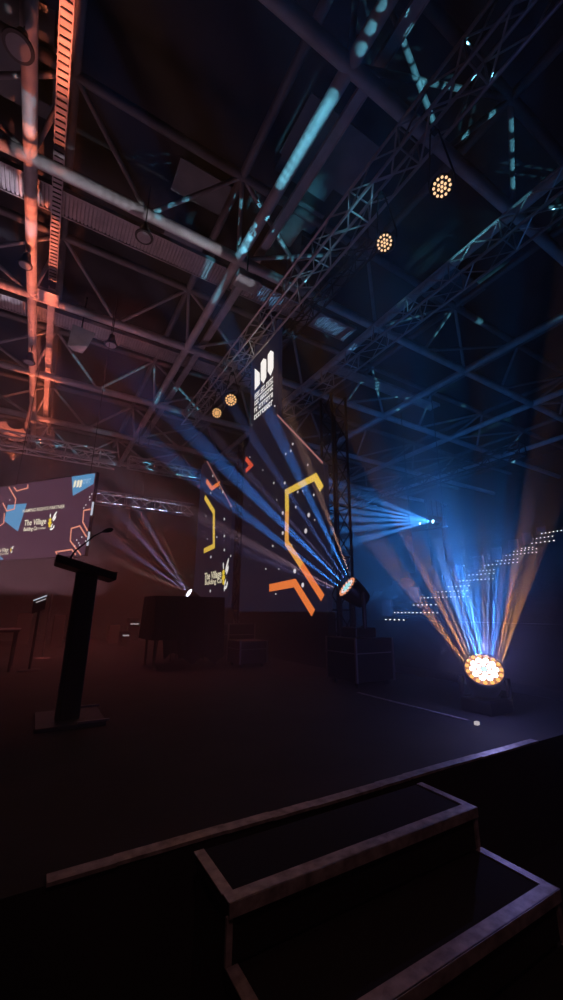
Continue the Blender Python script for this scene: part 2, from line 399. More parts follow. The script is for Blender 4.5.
# ------------------------------------------------------------------ hanging screen on the left
A = at(97, 472, Y=10.); B_ = at(0, 487, Y=12.7)
A2 = at(86, 556, Y=10.)
ur = Vector((A.x-B_.x, A.y-B_.y, 0)).normalized()
sw = 3.75; sh = A.z-A2.z
so = Vector((A.x, A.y, A2.z)) - ur*sw
SF = Face(so, ur, (0, 0, 1))
scn = thing('hanging_screen', so+ur*sw/2, 'large tilted plum projection screen hanging behind the lectern', 'screen')
m = MB(); m.prism([SF.p(0, 0, 0), SF.p(sw, 0, 0), SF.p(sw, sh, 0), SF.p(0, sh, 0)], (0, 0, 0), tuple(-SF.n*.08)); P(m, 'screen_frame', MT['black'], scn)
m = MB(); SF.poly(m, [(.02, .02), (sw-.02, .02), (sw-.02, sh-.02), (.02, sh-.02)], .002); P(m, 'screen_image', MT['scr'], scn)
def sp(x, y):                       # pixel to screen face
    d = ray(x, y); k = (SF.o-EYE).dot(SF.n)/d.dot(SF.n); q = EYE+d*k-SF.o
    return Vector((min(sw-.025, max(.025, q.dot(SF.u))), min(sh-.025, max(.025, q.dot(SF.v)))))
m = MB()
SF.poly(m, [sp(72, 476.5), sp(95.5, 472.5), sp(93.5, 484), sp(73, 496)][::-1], .005)
SF.poly(m, [sp(8, 505), sp(27, 503.5), sp(18, 531.5), sp(4.5, 521)][::-1], .005)
SF.poly(m, [sp(0, 556), sp(3.5, 559), sp(3.4, 561), sp(0, 561)][::-1], .005)
P(m, 'blue_shapes', MT['scrb'], scn)
m = MB()
for ln in ([(9, 487), (16, 499), (14.5, 509), (7, 511), (3, 503)], [(14, 487), (17, 491), (28, 488), (28, 484.5)], [(4.5, 513), (4, 523), (0, 526)],
           [(93, 509), (84, 510.5), (83, 522), (88, 531)], [(88, 537), (80, 526), (71.5, 528.5), (70.5, 541), (81, 556)], [(58, 557), (56, 552), (72, 549.5), (76, 555)]):
    SF.line(m, [sp(*p) for p in ln], .035)
P(m, 'coral_outline', MT['scro'], scn)
m = MB()
for (x, y) in [(86, 505), (84, 508), (90, 500), (77, 540), (79, 543), (82, 537), (86, 541), (90, 497), (10, 500), (92, 494), (80, 545), (75, 546)]: 
    q = sp(x, y); SF.dot(m, q.x, q.y, .018)
P(m, 'white_dots', MT['dot'], scn)
m = MB()
for x in (73.2, 76.4, 79.2):
    a, b = sp(x, 488), sp(x+.4, 480.5-(x-73)*.12)
    SF.poly(m, [(a.x-.0, a.y), (a.x+.075, a.y+.03), (a.x+.085, b.y-.04), (a.x+.055, b.y), (a.x+.005, b.y-.03)], .008)
P(m, 'logo_bars', MT['scrp'], scn)
m = MB(); a, b = sp(83, 484), sp(91, 482); glyphs(SF, m, a.x, a.y, b.x-a.x, .12, [5]); P(m, 'logo_lettering', MT['scrl'], scn)
a, b, c_ = sp(22.5, 512.8), sp(64.8, 507.2), sp(64.5, 503.8); SF.text('NAMING RIGHTS PARTNER', a.x, a.y, b.x-a.x, c_.y-b.y, MT['scrp'], scn, bold=.004)
a, b, c_ = sp(24, 525.8), sp(46.3, 522.5), sp(24, 520.2); SF.text('The Village', a.x, a.y, b.x-a.x, c_.y-a.y, MT['scrp'], scn, bold=.015)
a, b, c_ = sp(23.5, 531.2), sp(37.5, 529.2), sp(23.5, 527.6); SF.text('Building Co', a.x, a.y, b.x-a.x, c_.y-a.y, MT['scrp'], scn, bold=.02)
a, b = sp(38.5, 529.3), sp(45.5, 528.3); SF.text('Limited', a.x, a.y, b.x-a.x, .05, MT['scrp'], scn, bold=.01)
q = sp(50, 521.5); SF.bee(scn, q.x, q.y, .33)
a, b = sp(0, 552), sp(8.5, 551); SF.text('e Village', a.x, a.y, b.x-a.x, .10, MT['scrp'], scn, bold=.01)
a, b = sp(0, 555), sp(8.5, 554.3); SF.text('ng Co Limited', a.x, a.y, b.x-a.x, .055, MT['scrp'], scn, bold=.01)
q = sp(11, 549.5); SF.bee(scn, q.x, q.y, .13)
for ex in (.9, sw-.25):
    p = SF.p(ex, sh, -.04); P(MB().tube(p, (p.x, p.y, RZ-.1), .008, n=6), 'hanging_wire', MT['black2'], scn)
for yy in (509, 539):
    q = at(92+(509-yy)*.13, yy, Y=9.95); P(MB().box((q.x-.02, q.y-.06, q.z-.16), (q.x+.02, q.y-.03, q.z+.16)), 'edge_clip', MT['tape'], scn)  # clips emit their pale brightness, painted in as a glow

# ------------------------------------------------------------------ roof space frame
BX = [-.70, -.162, .361, .91, 1.425, 1.96, 2.5]
BY = [.36, .86, 1.335, 1.85, 2.33, 2.82]
TX = [-.476, -.086, .272, .67, 1.065, 1.45, 1.84, 2.23]
TY = [.23, .645, 1.045, 1.49, 1.93, 2.4, 2.8]
STR = []
gD1, gD2, gT, gS = 'lower roof tubes running up the hall', 'lower roof tubes running across the hall', 'upper roof tubes', 'diagonal roof struts'
ymin, ymax, xmin, xmax = -3.5, 22.8, -8, 26
for x in BX:
    struct(MB().tube((x*H, ymin, RZ), (x*H, ymax, RZ), .115, n=16).build('roof_tube', MT['tube'], smooth=True), 'long grey steel tube of the lower roof frame running up the hall', 'roof tube', gD1)
for y in BY:
    struct(MB().tube((xmin, y*H, RZ), (xmax, y*H, RZ), .12, n=16).build('roof_tube', MT['tube'], smooth=True), 'long grey steel tube of the lower roof frame running across the hall', 'roof tube', gD2)
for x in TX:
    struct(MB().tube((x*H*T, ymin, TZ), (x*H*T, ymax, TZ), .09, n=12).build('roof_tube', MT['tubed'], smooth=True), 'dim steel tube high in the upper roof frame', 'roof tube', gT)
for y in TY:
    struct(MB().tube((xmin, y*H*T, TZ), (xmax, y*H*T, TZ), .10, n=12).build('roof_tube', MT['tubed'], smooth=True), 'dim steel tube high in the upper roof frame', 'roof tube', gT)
BN = sorted([x for x in BX] + [(BX[i]+BX[i+1])/2 for i in range(len(BX)-1)])
for tx in TX:
    for ty in TY:
        xs = sorted(BN, key=lambda x: abs(x-tx*1.06))[:3]; ys = [y for y in BY if y > ty*1.02][:1]
        for x in xs:
            for y in ys:
                a, b = (tx*H*T, ty*H*T, TZ), (x*H, y*H, RZ)
                if a[1] > ymax or b[1] > ymax: continue
                STR.append((Vector(a), Vector(b)))
                struct(MB().tube(a, b, .05, n=10).build('roof_strut', MT['tube2'], smooth=True), 'slanting strut between the lower and upper roof tubes', 'roof strut', gS)
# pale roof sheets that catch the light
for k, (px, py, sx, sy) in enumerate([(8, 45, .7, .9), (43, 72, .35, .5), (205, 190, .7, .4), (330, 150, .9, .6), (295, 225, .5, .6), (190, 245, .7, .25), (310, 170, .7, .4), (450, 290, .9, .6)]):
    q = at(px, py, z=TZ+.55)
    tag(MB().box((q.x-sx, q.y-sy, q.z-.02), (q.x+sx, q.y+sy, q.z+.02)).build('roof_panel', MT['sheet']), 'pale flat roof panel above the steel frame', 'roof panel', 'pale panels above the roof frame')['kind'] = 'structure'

# cable trays and catwalks under the roof
def tray(name, x, ya, yb_, z, w, label, slots=True, m=None, pitch=.16):
    x *= (z-EYE.z)/H; t = thing(name, (x, ya, z), label, 'cable tray')
    P(MB().box((x-w/2, ya, z), (x-w/2+.02, yb_, z+.1)).box((x+w/2-.02, ya, z), (x+w/2, yb_, z+.1)).box((x-w/2+.02, ya, z+.02), (x+w/2-.02, yb_, z+.04)), 'channel', m or MT['tray'], t)
    if slots:
        n = MB(); y = ya+.05; pitch *= .7
        while y < yb_-.05: n.box((x-w/2+.015, y, z-.002), (x+w/2-.015, y+pitch*.15, z+.0205)); y += pitch
        P(n, 'slots', MT['slot'], t)
    return t
tray('cable_tray', -.106*H, .0, 1.29*H, RZ+.32, .19, 'slotted cable tray lit red beside the big roof tube')
q = at(48, 298, z=RZ-.32)
tag(MB().box((q.x-.24, q.y-.22, q.z), (q.x+.24, q.y+.22, q.z+.10)).build('junction_box', MT['tray'], bevel=.01), 'square junction box at the end of the red lit tray', 'box')
tray('cable_tray', -.106*H, 1.33*H, 2.4*H, RZ+.32, .18, 'plain cable tray lit red beyond the square junction box', slots=False)
tray('cable_tray', .410*H, 1.4, 2.5*H, RZ+.32, .20, 'dull mauve cable tray beside the blue lit roof tube', slots=False)
def catwalk(y, xa, xb, w, label, m=None):
    z = RZ+.55; y *= (z-EYE.z)/H
    t = thing('ribbed_catwalk', (xa, y, z), label, 'catwalk')
    P(MB().box((xa, y-w/2, z), (xb, y-w/2+.03, z+.12)).box((xa, y+w/2-.03, z), (xb, y+w/2, z+.12)), 'side_rails', MT['tray'], t)
    n = MB(); x = xa
    while x < xb: n.box((x, y-w/2+.03, z+.02), (x+.05, y+w/2-.03, z+.06)); x += .078
    P(n, 'ribbed_plate', m or MT['tray'], t)
    P(MB().box((xa, y-w/2+.03, z+.062), (xb, y+w/2-.03, z+.075)), 'backing_sheet', MT['tube2'], t)
catwalk(.945*H, -.5*H, .92*H, .66, 'long ribbed metal catwalk under the roof near the viewer')
catwalk(1.425*H, -.5*H, .95*H, .66, 'second ribbed metal catwalk further up the hall')
catwalk(1.14*H, .98*H, 1.7*H, .5, 'short ribbed catwalk beyond the lamp truss')

# high-bay lamps, floodlight, duct, horn
def bay(px, py, z, r, label, top=None, ax=(0, 0, -1)):
    q = at(px, py, z=z); t = thing('high_bay_lamp', q, label, 'lamp', 'round high-bay lamps under the roof')
    P(MB().lathe([(.04, .32), (.07, .30), (.09, .18), (r*.8, .06), (r, 0)], c=q, ax=tuple(-Vector(ax)), n=24), 'housing', MT['black2'], t, smooth=True)
    n = MB(); pr = [(r*.78, -.012), (r*1.0, -.012), (r*1.03, .012), (r*.78, .012)]
    n.lathe(pr, c=q, ax=tuple(-Vector(ax)), n=28); P(n, 'rim', MT['black2'], t, smooth=True)
    P(MB().lathe([(r*.78, -.016), (.01, -.017)], c=q, ax=tuple(-Vector(ax)), n=24), 'lens', MT['grey'], t)
    P(MB().tube(q-Vector(ax)*.3, (q.x, q.y, top or RZ-.1), .012, n=6), 'hanger', MT['black2'], t)
bay(18.5, 47, RZ-.55, .19, 'round high-bay lamp near the top beside the big vertical tube')
bay(144, 237, RZ-.80, .17, 'round high-bay lamp below the long ribbed catwalk', RZ+.55)
bay(25, 265, RZ-.5, .15, 'round high-bay lamp beside the red lit roof tube')
bay(111, 345, RZ-1.0, .17, 'small high-bay lamp hanging in front of the second catwalk', RZ+.55)
bay(29, 362, RZ-.7, .17, 'high-bay lamp low on the red lit roof tube')
q = at(247, 283, z=RZ-.95); fl = thing('floodlight', q, 'square grey floodlight hung beside the blue lit tube', 'floodlight')
P(MB().box((q.x-.28, q.y-.2, q.z-.05), (q.x+.28, q.y+.2, q.z+.12)), 'housing', MT['tray'], fl, bevel=.03)
P(MB().box((q.x-.23, q.y-.15, q.z-.056), (q.x+.23, q.y+.15, q.z-.05)), 'glass', MT['grey'], fl)
P(MB().tube((q.x, q.y, q.z+.12), (q.x, q.y, RZ+.31), .02, n=8), 'hanger', MT['black2'], fl)
pts = []
cc = at(17, 424, z=RZ-1.3)
for i in range(9):
    t = math.radians(200+i*14); pts.append(cc+Vector((math.cos(t)*.33, 0, math.sin(t)*.33)))
m = MB()
for i in range(8):
    a, b = pts[i], pts[i+1]; ca = (a-cc).normalized()*.25; cb = (b-cc).normalized()*.25; w = Vector((0, .3, 0))
    m.hexa([a-w, b-w, b+w, a+w, a+ca-w, b+cb-w, b+cb+w, a+ca+w])
du = thing('duct_elbow', cc, 'curved duct elbow lit orange red below the roof tubes', 'duct'); P(m, 'elbow', MT['tray'], du)
P(MB().tube(pts[8]+(pts[8]-cc).normalized()*.13, (pts[8].x+.1, pts[8].y, RZ-.1), .07, n=12), 'drop_pipe', MT['tray'], du)
q = at(80, 338, z=RZ-1.0); ho = thing('horn_loudspeaker', q, 'dim grey horn loudspeaker hanging by the second catwalk', 'loudspeaker')
P(MB().hexa([(q.x-.25, q.y-.1, q.z-.40), (q.x+.22, q.y-.1, q.z-.22), (q.x+.12, q.y+.5, q.z-.12), (q.x-.12, q.y+.5, q.z-.12), (q.x-.22, q.y-.1, q.z+.28), (q.x+.34, q.y-.1, q.z+.22), (q.x+.2, q.y+.5, q.z+.1), (q.x-.2, q.y+.5, q.z+.1)]), 'horn', MT['tray'], ho)
P(MB().tube((q.x, q.y+.3, q.z+.1), (q.x, q.y+.3, RZ+.55), .02, n=8), 'hanger', MT['black2'], ho)

# ------------------------------------------------------------------ lighting trusses and their lamps
TXc = 3.62
truss('lighting_truss', (TXc, -.6, 7.31), (TXc, 12.5, 7.31), .42, 'long aluminium lighting truss above the LED walls', bay=.52, rc=.026, rl=.014)
truss('lighting_truss', (5.95, .5, 7.05), (5.95, 9.5, 7.05), .42, 'slim aluminium truss running behind the lamp truss', bay=.5, rc=.024)
truss('lighting_truss', (-6, 13.6, 5.75), (1.6, 13.6, 5.75), .45, 'aluminium truss crossing above the hanging screen', bay=.5, rc=.03, rl=.018)
truss('lighting_truss', (2.3, 15.6, 6.5), (6.0, 15.6, 6.5), .4, 'far aluminium truss crossing beyond the LED walls', bay=.5, rc=.03, rl=.018)
truss('lighting_truss', (12.5, 6.0, 5.9), (12.5, 14.0, 5.9), .4, 'distant truss darkened in colour in the blue haze over the seating', m=MT['black'], bay=.6, rc=.03, rl=.018)  # black material stands in for the dimness over the seats
ta, tb2 = at(96, 497, Y=17.8), at(192, 511, Y=17.8)
truss('lighting_truss', (ta.x, 17.8, ta.z), (tb2.x, 17.8, ta.z), .5, 'farthest low truss in the mauve haze between the screen and the LED walls', bay=.6, rc=.035, rl=.02)
def par(px, py, X, r, label, dirv, cells):
    q = at(px, py, X=X); d = Vector(dirv).normalized(); t = thing('par_lamp', q, label, 'stage lamp', 'amber lamps hanging on the lighting truss')
    P(MB().lathe([(r*.55, -.26), (r*.75, -.24), (r*.8, -.16), (r*1.12, -.02), (r*1.12, .02), (r*1.02, .025)], c=q, ax=d, n=24), 'housing', MT['black2'], t, smooth=True)
    pl = P(MB().lathe([(r, .018), (.005, .0185)], c=q, ax=d, n=24), 'lens_plate', MT['paro'] if not cells else MT['parp'], t)
    x = d.orthogonal().normalized(); y = d.cross(x); n = MB()
    rings = [(0, 1), (.36, 6), (.78, 12)]
    for rr, k in rings:
        for i in range(k):
            a = 2*PI*i/k; p = q+x*(r*rr*math.cos(a))+y*(r*rr*math.sin(a))+d*.021
            if cells: n.lathe([(r*.155, 0), (r*.12, .008), (.002, .01)], c=p, ax=d, n=10)
            else: n.lathe([(r*.19, 0), (r*.12, .008), (.002, .01)], c=p, ax=d, n=10)
    P(n, 'led_cells', MT['parw'] if cells else MT['park'], pl)
    s = d.cross(Vector((0, 0, 1))).normalized(); top = Vector((q.x, q.y, 7.02))
    yk = MB().path([q+s*r*1.2-d*.1, q+s*r*1.25+Vector((0, 0, .14))-d*.1, top+s*.05, top-s*.05, q-s*r*1.25+Vector((0, 0, .14))-d*.1, q-s*r*1.2-d*.1], .012, n=6)
    P(yk, 'yoke', MT['black2'], t)
    P(MB().box((top.x-.04, top.y-.03, top.z-.02), (top.x+.04, top.y+.03, top.z+.05)), 'clamp', MT['black2'], t)
    PARS.append((q, d)); return q, d
PARS = []
par(442, 187, TXc, .125, 'round amber lamp on the truss, the nearest and highest of four', (-.80, -.42, -.9), True)
par(385, 243, TXc, .125, 'round amber lamp on the truss, next to the nearest one', (-.95, -.35, -.75), True)
par(231, 400, TXc, .16, 'warm glowing lamp on the far truss just left of the logo', (-.6, -.9, -.6), False)
par(217, 413, TXc, .14, 'smaller warm glowing lamp at the far end of the truss', (-.6, -.9, -.6), False)
# chain-hung speaker cluster and hoist above the tower
q = at(303, 262, X=4.75); la = thing('speaker_cluster', q, 'black hanging speaker cluster above the LED tower', 'loudspeaker')
for k in range(4):
    z = q.z+.45-.3*k; a = math.radians(6*k)
    m = MB().hexa([(q.x-.25-.03*k, q.y-.35, z), (q.x+.25-.03*k, q.y-.35, z), (q.x+.25-.03*k, q.y+.35, z), (q.x-.25-.03*k, q.y+.35, z), (q.x-.25-.02*k, q.y-.35, z+.27), (q.x+.25-.02*k, q.y-.35, z+.27), (q.x+.25-.02*k, q.y+.35, z+.27), (q.x-.25-.02*k, q.y+.35, z+.27)])
    P(m, 'cabinet', MT['black2'], la, bevel=.01)
for dy in (-.2, .2): P(MB().tube((q.x, q.y+dy, q.z+.7), (q.x, q.y+dy, RZ), .015, n=6), 'hanging_chain', MT['black2'], la)
truss('lighting_truss', (4.6, 4.2, 7.95), (4.6, 10.0, 7.95), .36, 'black truss carrying the LED walls beneath the roof', m=MT['black'], bay=.4)

# ------------------------------------------------------------------ moving-head lamps
def moving_head(name, P0, ax, r, z0, label, mats, rings, group='moving-head lamps on the stage'):
    """base on z0, yoke, round head whose lens centre is P0 and faces ax"""
    P0 = Vector(P0); d = Vector(ax).normalized(); hc = P0-d*.16
    t = thing(name, (hc.x, hc.y, z0), label, 'stage lamp', group)
    P(MB().box((hc.x-.17, hc.y-.15, z0), (hc.x+.17, hc.y+.15, z0+.12)), 'base', MT['black2'], t, bevel=.015)
    s = d.cross(Vector((0, 0, 1))).normalized()
    for sg in (-1, 1):
        a = Vector((hc.x, hc.y, z0+.12))+s*sg*.12; b = hc+s*sg*(r+.035)
        P(MB().path([a, a+s*sg*(max(.02, r-.08)), b-Vector((0, 0, .02)), b+Vector((0, 0, .03))], .026, n=8), 'yoke_arm', MT['black2'], t, smooth=True)
    hd = P(MB().lathe([(r*.45, -.16), (r*.75, -.13), (r*.95, -.02), (r*1.06, .10), (r*1.07, .155), (r*1.02, .16)], c=hc, ax=d, n=28), 'head', MT['black2'], t, smooth=True)
    x = s; y = d.cross(x).normalized()
    P(MB().lathe([(r*1.0, 0), (.004, .001)], c=P0+d*.002, ax=d, n=28), 'lens_plate', mats[3], hd)
    for ri, (rr, k, cr, mi) in enumerate(rings):
        n = MB()
        for i in range(k):
            a = 2*PI*(i+.5*(ri % 2))/k; p = P0+x*(r*rr*math.cos(a))+y*(r*rr*math.sin(a))+d*.005
            n.lathe([(r*cr, 0), (r*cr*.9, .008), (r*cr*.5, .014), (.002, .015)], c=p, ax=d, n=10)
        P(n, 'lens_ring', mats[mi], hd)
    return P0, d
L1 = at(484, 669.5, X=3.55); L1d = Vector((-.50, -.42, .62))
L2 = at(347.5, 587, X=3.5); L2d = Vector((-.80, .22, .62))
L3 = at(189, 593, Y=8.5); L3d = Vector((-.85, -.1, .45))
L4 = at(433, 521.5, Y=9.0); L5 = at(420, 523.5, Y=9.6)
R1 = .158
mats1 = [MT['lensw'], MT['lensb'], MT['lensa'], MT['lensp']]
moving_head('moving_head_lamp', L1, L1d, R1, 0, 'dazzling white and amber moving-head lamp nearest on the stage', mats1, [(0, 1, .15, 1), (.32, 6, .14, 0), (.60, 10, .17, 0), (.88, 15, .115, 2)])
mats2 = [MT['lensd'], MT['lensc'], MT['lenso'], MT['slot']]
moving_head('moving_head_lamp', L2, L2d, .15, .55, 'tilted moving-head lamp with a mosaic lens before the tall LED wall', mats2, [(0, 1, .15, 1), (.33, 6, .14, 1), (.62, 11, .14, 0), (.88, 16, .12, 2)])
moving_head('moving_head_lamp', L3, L3d, .09, .80, 'small moving-head lamp shining violet from behind the draped desk', [MT['farw']]*4, [(0, 1, .2, 0), (.5, 6, .2, 0)])
# stands under lamps two and three
def road_case(x0, x1, y0, y1, h, label, z0=0, m=None):
    t = thing('road_case', ((x0+x1)/2, (y0+y1)/2, z0), label, 'road case', 'road cases on the stage')
    P(MB().box((x0, y0, z0+.06), (x1, y1, z0+h)), 'body', m or MT['case'], t, bevel=.008)
    for (x, y) in ((x0, y0), (x1, y0), (x1, y1), (x0, y1)):
        P(MB().box((x-.012, y-.012, z0+.06), (x+.012, y+.012, z0+h+.004)), 'corner_edge', MT['edge'], t)
    for (x, y) in ((x0+.06, y0+.06), (x1-.06, y0+.06), (x1-.06, y1-.06), (x0+.06, y1-.06)):
        P(MB().tube((x-.015, y, z0+.03), (x+.015, y, z0+.03), .03, n=12), 'castor', MT['black2'], t)
    P(MB().box((x0-.006, y0-.006, z0+h*.68), (x1+.006, y1+.006, z0+h*.70)), 'lid_seam', MT['edge'], t)
    return t
h2 = L2-L2d.normalized()*.16; h3 = L3-L3d.normalized()*.16
road_case(h2.x-.3, h2.x+.3, h2.y-.28, h2.y+.28, .55, 'black road case carrying the mosaic-lens lamp', m=MT['black'])
road_case(h3.x-.3, h3.x+.3, h3.y-.28, h3.y+.28, .80, 'black road case behind the draped desk', m=MT['black'])
road_case(2.86, 3.34, 6.0, 6.5, .40, 'low reddish road case standing beside the draped desk')
road_case(3.22, 3.78, 7.3, 7.9, .62, 'taller dark road case behind the low reddish one', m=MT['black2'])
# far blue lamps on a gallery rail
for (LL, r, lab) in ((L4, .07, 'far bright blue beam lamp on the gallery rail'), (L5, .05, 'smaller far blue beam lamp beside the bright one')):
    d = Vector((-.95, .2, .1)).normalized(); t = thing('beam_lamp', LL, lab, 'stage lamp', 'far blue lamps on the gallery rail')
    P(MB().lathe([(r*.6, -.3), (r*1.1, -.26), (r*1.1, .0)], c=LL, ax=d, n=16), 'housing', MT['black2'], t, smooth=True)
    P(MB().lathe([(r*.95, .002), (.01, .03)], c=LL, ax=d, n=16), 'lens', MT['farb'], t)
    P(MB().path([LL-d*.15, LL-d*.15-Vector((0, 0, .2))], .02, n=6), 'bracket', MT['black2'], t)
ga = L4-Vector((0, 0, .22)); gb = L5-Vector((0, 0, .22)); gd = (gb-ga).normalized()
rail = thing('gallery_rail', ga, 'dark pipe rail holding the far blue lamps', 'rail')
P(MB().tube(ga-gd*.5+Vector((.14, 0, 0)), gb+gd*.5+Vector((.14, 0, 0)), .03, n=8), 'pipe', MT['black2'], rail)
for k in (-.4, 1.2): 
    p = ga+gd*k+Vector((.14, 0, 0)); P(MB().tube(p, (p.x, p.y, RZ+.1), .015, n=8), 'hanging_wire', MT['black2'], rail)
q = at(477, 725, z=0); tag(MB().box((q.x-.018, q.y-.014, 0), (q.x+.018, q.y+.014, .026)).build('connector_box', [MT['tapew']], bevel=.003), 'tiny white connector box on the deck under the nearest lamp', 'box')  # glows by itself; its brightness is put into the colour

# ------------------------------------------------------------------ draped desk, racks, chairs on the stage
dk = thing('draped_desk', (2.17, 6.85, 0), 'black cloth-draped technician desk in the middle of the stage', 'desk')
dx0, dx1, dy0, dy1, dz = 1.60, 2.76, 6.5, 7.25, 1.09
P(MB().box((dx0+.02, dy0+.02, dz-.04), (dx1-.02, dy1-.02, dz-.005)), 'table_top', MT['black'], dk)
for (x, y) in ((dx0+.08, dy0+.1), (dx1-.08, dy0+.1), (dx1-.08, dy1-.1), (dx0+.08, dy1-.1)):
    P(MB().tube((x, y, 0), (x, y, dz-.04), .022, n=8).lathe([(.05, 0), (.03, .02)], c=(x, y, 0), n=10), 'leg', MT['black2'], dk)
m = MB(); loop = []
def edge_pts():
    n = 28; o = []
    for i in range(n): o.append((dx0+(dx1-dx0)*i/n, dy0, 0, -1))
    for i in range(14): o.append((dx1, dy0+(dy1-dy0)*i/14, 1, 0))
    for i in range(n): o.append((dx1-(dx1-dx0)*i/n, dy1, 0, 1))
    for i in range(14): o.append((dx0, dy1-(dy1-dy0)*i/14, -1, 0))
    return o
ep = edge_pts(); rows = 8; base = len(m.v)
for r_ in range(rows+1):
    for i, (x, y, nx, ny) in enumerate(ep):
        low = .42 if x < dx0+.38 else .10+.05*math.sin(i*.7)
        t = r_/rows; z = dz-(dz-low)*t; w = .012+.045*t*(.5+.5*math.sin(i*1.35))
        m.v.append((x+nx*w, y+ny*w, z))
ne = len(ep)
for r_ in range(rows):
    for i in range(ne):
        j = (i+1) % ne; m.f.append((base+r_*ne+i, base+r_*ne+j, base+(r_+1)*ne+j, base+(r_+1)*ne+i)); m.mi.append(0)
m.f.append(tuple(base+i for i in range(ne))); m.mi.append(0)
P(m, 'drape', MT['cloth'], dk, smooth=True)
def stage_chair(x, y, rz, label):
    t = thing('stacking_chair', (x, y, 0), label, 'chair', 'dark chairs on the stage', (0, 0, rz))
    MB().box((-.22, -.22, .43), (.22, .22, .46)).build('seat', MT['chair'], t, bevel=.01)
    MB().hexa([(-.22, .20, .52), (.22, .20, .52), (.22, .23, .52), (-.22, .23, .52), (-.21, .27, .84), (.21, .27, .84), (.21, .295, .84), (-.21, .295, .84)]).build('backrest', MT['chair'], t, bevel=.01)
    for sx in (-1, 1):
        MB().tube((sx*.20, -.19, .43), (sx*.22, -.23, 0), .012, n=8).build('leg', MT['black2'], t)
        MB().path([(sx*.215, .285, .84), (sx*.21, .21, .46), (sx*.22, .26, 0)], .012, n=8).build('leg', MT['black2'], t)
    return t
stage_chair(2.3, 7.65, .3, 'dark chair tucked behind the draped desk')
q = at(4, 664, z=.05); stage_chair(-.72, 5.95, 1.9, 'dark chair with reddish shell at the far left of the stage')
tb = thing('side_table', (-.75, 7.6, 0), 'dim low table on the stage left of the lectern', 'table')
P(MB().box((-1.6, 7.2, .54), (-.15, 8.0, .575)), 'table_top', MT['case'], tb, bevel=.005)
for (x, y) in ((-1.55, 7.25), (-.2, 7.25), (-.2, 7.95), (-1.55, 7.95)): P(MB().tube((x, y, 0), (x, y, .54), .02, n=8), 'leg', MT['black2'], tb)
# small monitor with lit edges on a leaning stand
q = at(41, 599, Y=7.2)
mo = thing('stage_monitor_screen', (q.x, q.y, 0), 'small dark monitor with pale lit edge on a stand left of the lectern', 'monitor')
a, b = at(33.5, 600.5, Y=7.2), at(47, 595.5, Y=7.2)
P(MB().hexa([a+Vector((0, 0, -.20)), b+Vector((0, 0, -.20)), b+Vector((0, .05, -.20)), a+Vector((0, .05, -.20)), a+Vector((0, 0, -.01)), b+Vector((0, 0, -.01)), b+Vector((0, .05, -.01)), a+Vector((0, .05, -.01))]), 'screen_body', MT['black2'], mo)
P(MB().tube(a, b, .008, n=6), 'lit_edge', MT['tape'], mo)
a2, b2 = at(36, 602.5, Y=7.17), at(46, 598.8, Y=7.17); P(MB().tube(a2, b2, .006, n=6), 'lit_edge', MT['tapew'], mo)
P(MB().tube((q.x, q.y+.03, 0), (q.x, q.y+.03, q.z-.1), .018, n=8).lathe([(.16, 0), (.14, .02), (.02, .03)], c=(q.x, q.y+.03, 0), n=20), 'stand', MT['black2'], mo)
a, b = at(45, 642, z=0), at(52, 594, Y=9.)
ms = thing('leaning_pole', (a.x, a.y, 0), 'thin pale pole standing in the haze left of the lectern', 'pole')
pz = at(45, 640, Y=9.); P(MB().tube((pz.x, 9., 0), b, .02, n=8).lathe([(.14, 0), (.12, .015), (.025, .02)], c=(pz.x, 9., 0), n=20), 'pole', MT['strip'], ms)
# small cabinets with lit strips at the back of the stage
def cabinet(px0, px1, py0, Y, label, strip=None, m=None):
    a, b = at(px0, py0, Y=Y), at(px1, py0, Y=Y)
    t = thing('equipment_cabinet', ((a.x+b.x)/2, Y+.2, 0), label, 'equipment cabinet', 'small cabinets at the back of the stage')
    P(MB().box((a.x, Y, 0), (b.x, Y+.4, a.z)), 'body', m or MT['panel'], t, bevel=.01)
    P(MB().box((a.x+.04, Y-.008, .06), (b.x-.04, Y, a.z-.05)), 'front_panel', m or MT['panel'], t)
    if strip:
        s0, s1 = at(strip[0], strip[2], Y=Y-.012), at(strip[1], strip[2], Y=Y-.012)
        P(MB().box((s0.x, Y-.02, s0.z-.016), (s1.x, Y-.008, s0.z+.016)), 'lit_strip', MT['tapew'], t)
cabinet(110, 120.5, 625, 12.2, 'small grey cabinet at the back, beside two lit strips')
cabinet(122, 130, 632, 11.0, 'low dark cabinet with a white lit strip at its top', (122.8, 129, 635.5), MT['black2'])
cabinet(129.5, 140, 618, 13.2, 'taller dark cabinet with a white lit strip behind the low one', (130.5, 139, 624), MT['black2'])
cabinet(55, 66, 615, 11.5, 'reddish cabinet at the back behind the lectern', None, MT['chair'])
cabinet(18, 33, 613, 12.5, 'dim reddish cabinet at the far left back of the stage', None, MT['chair'])

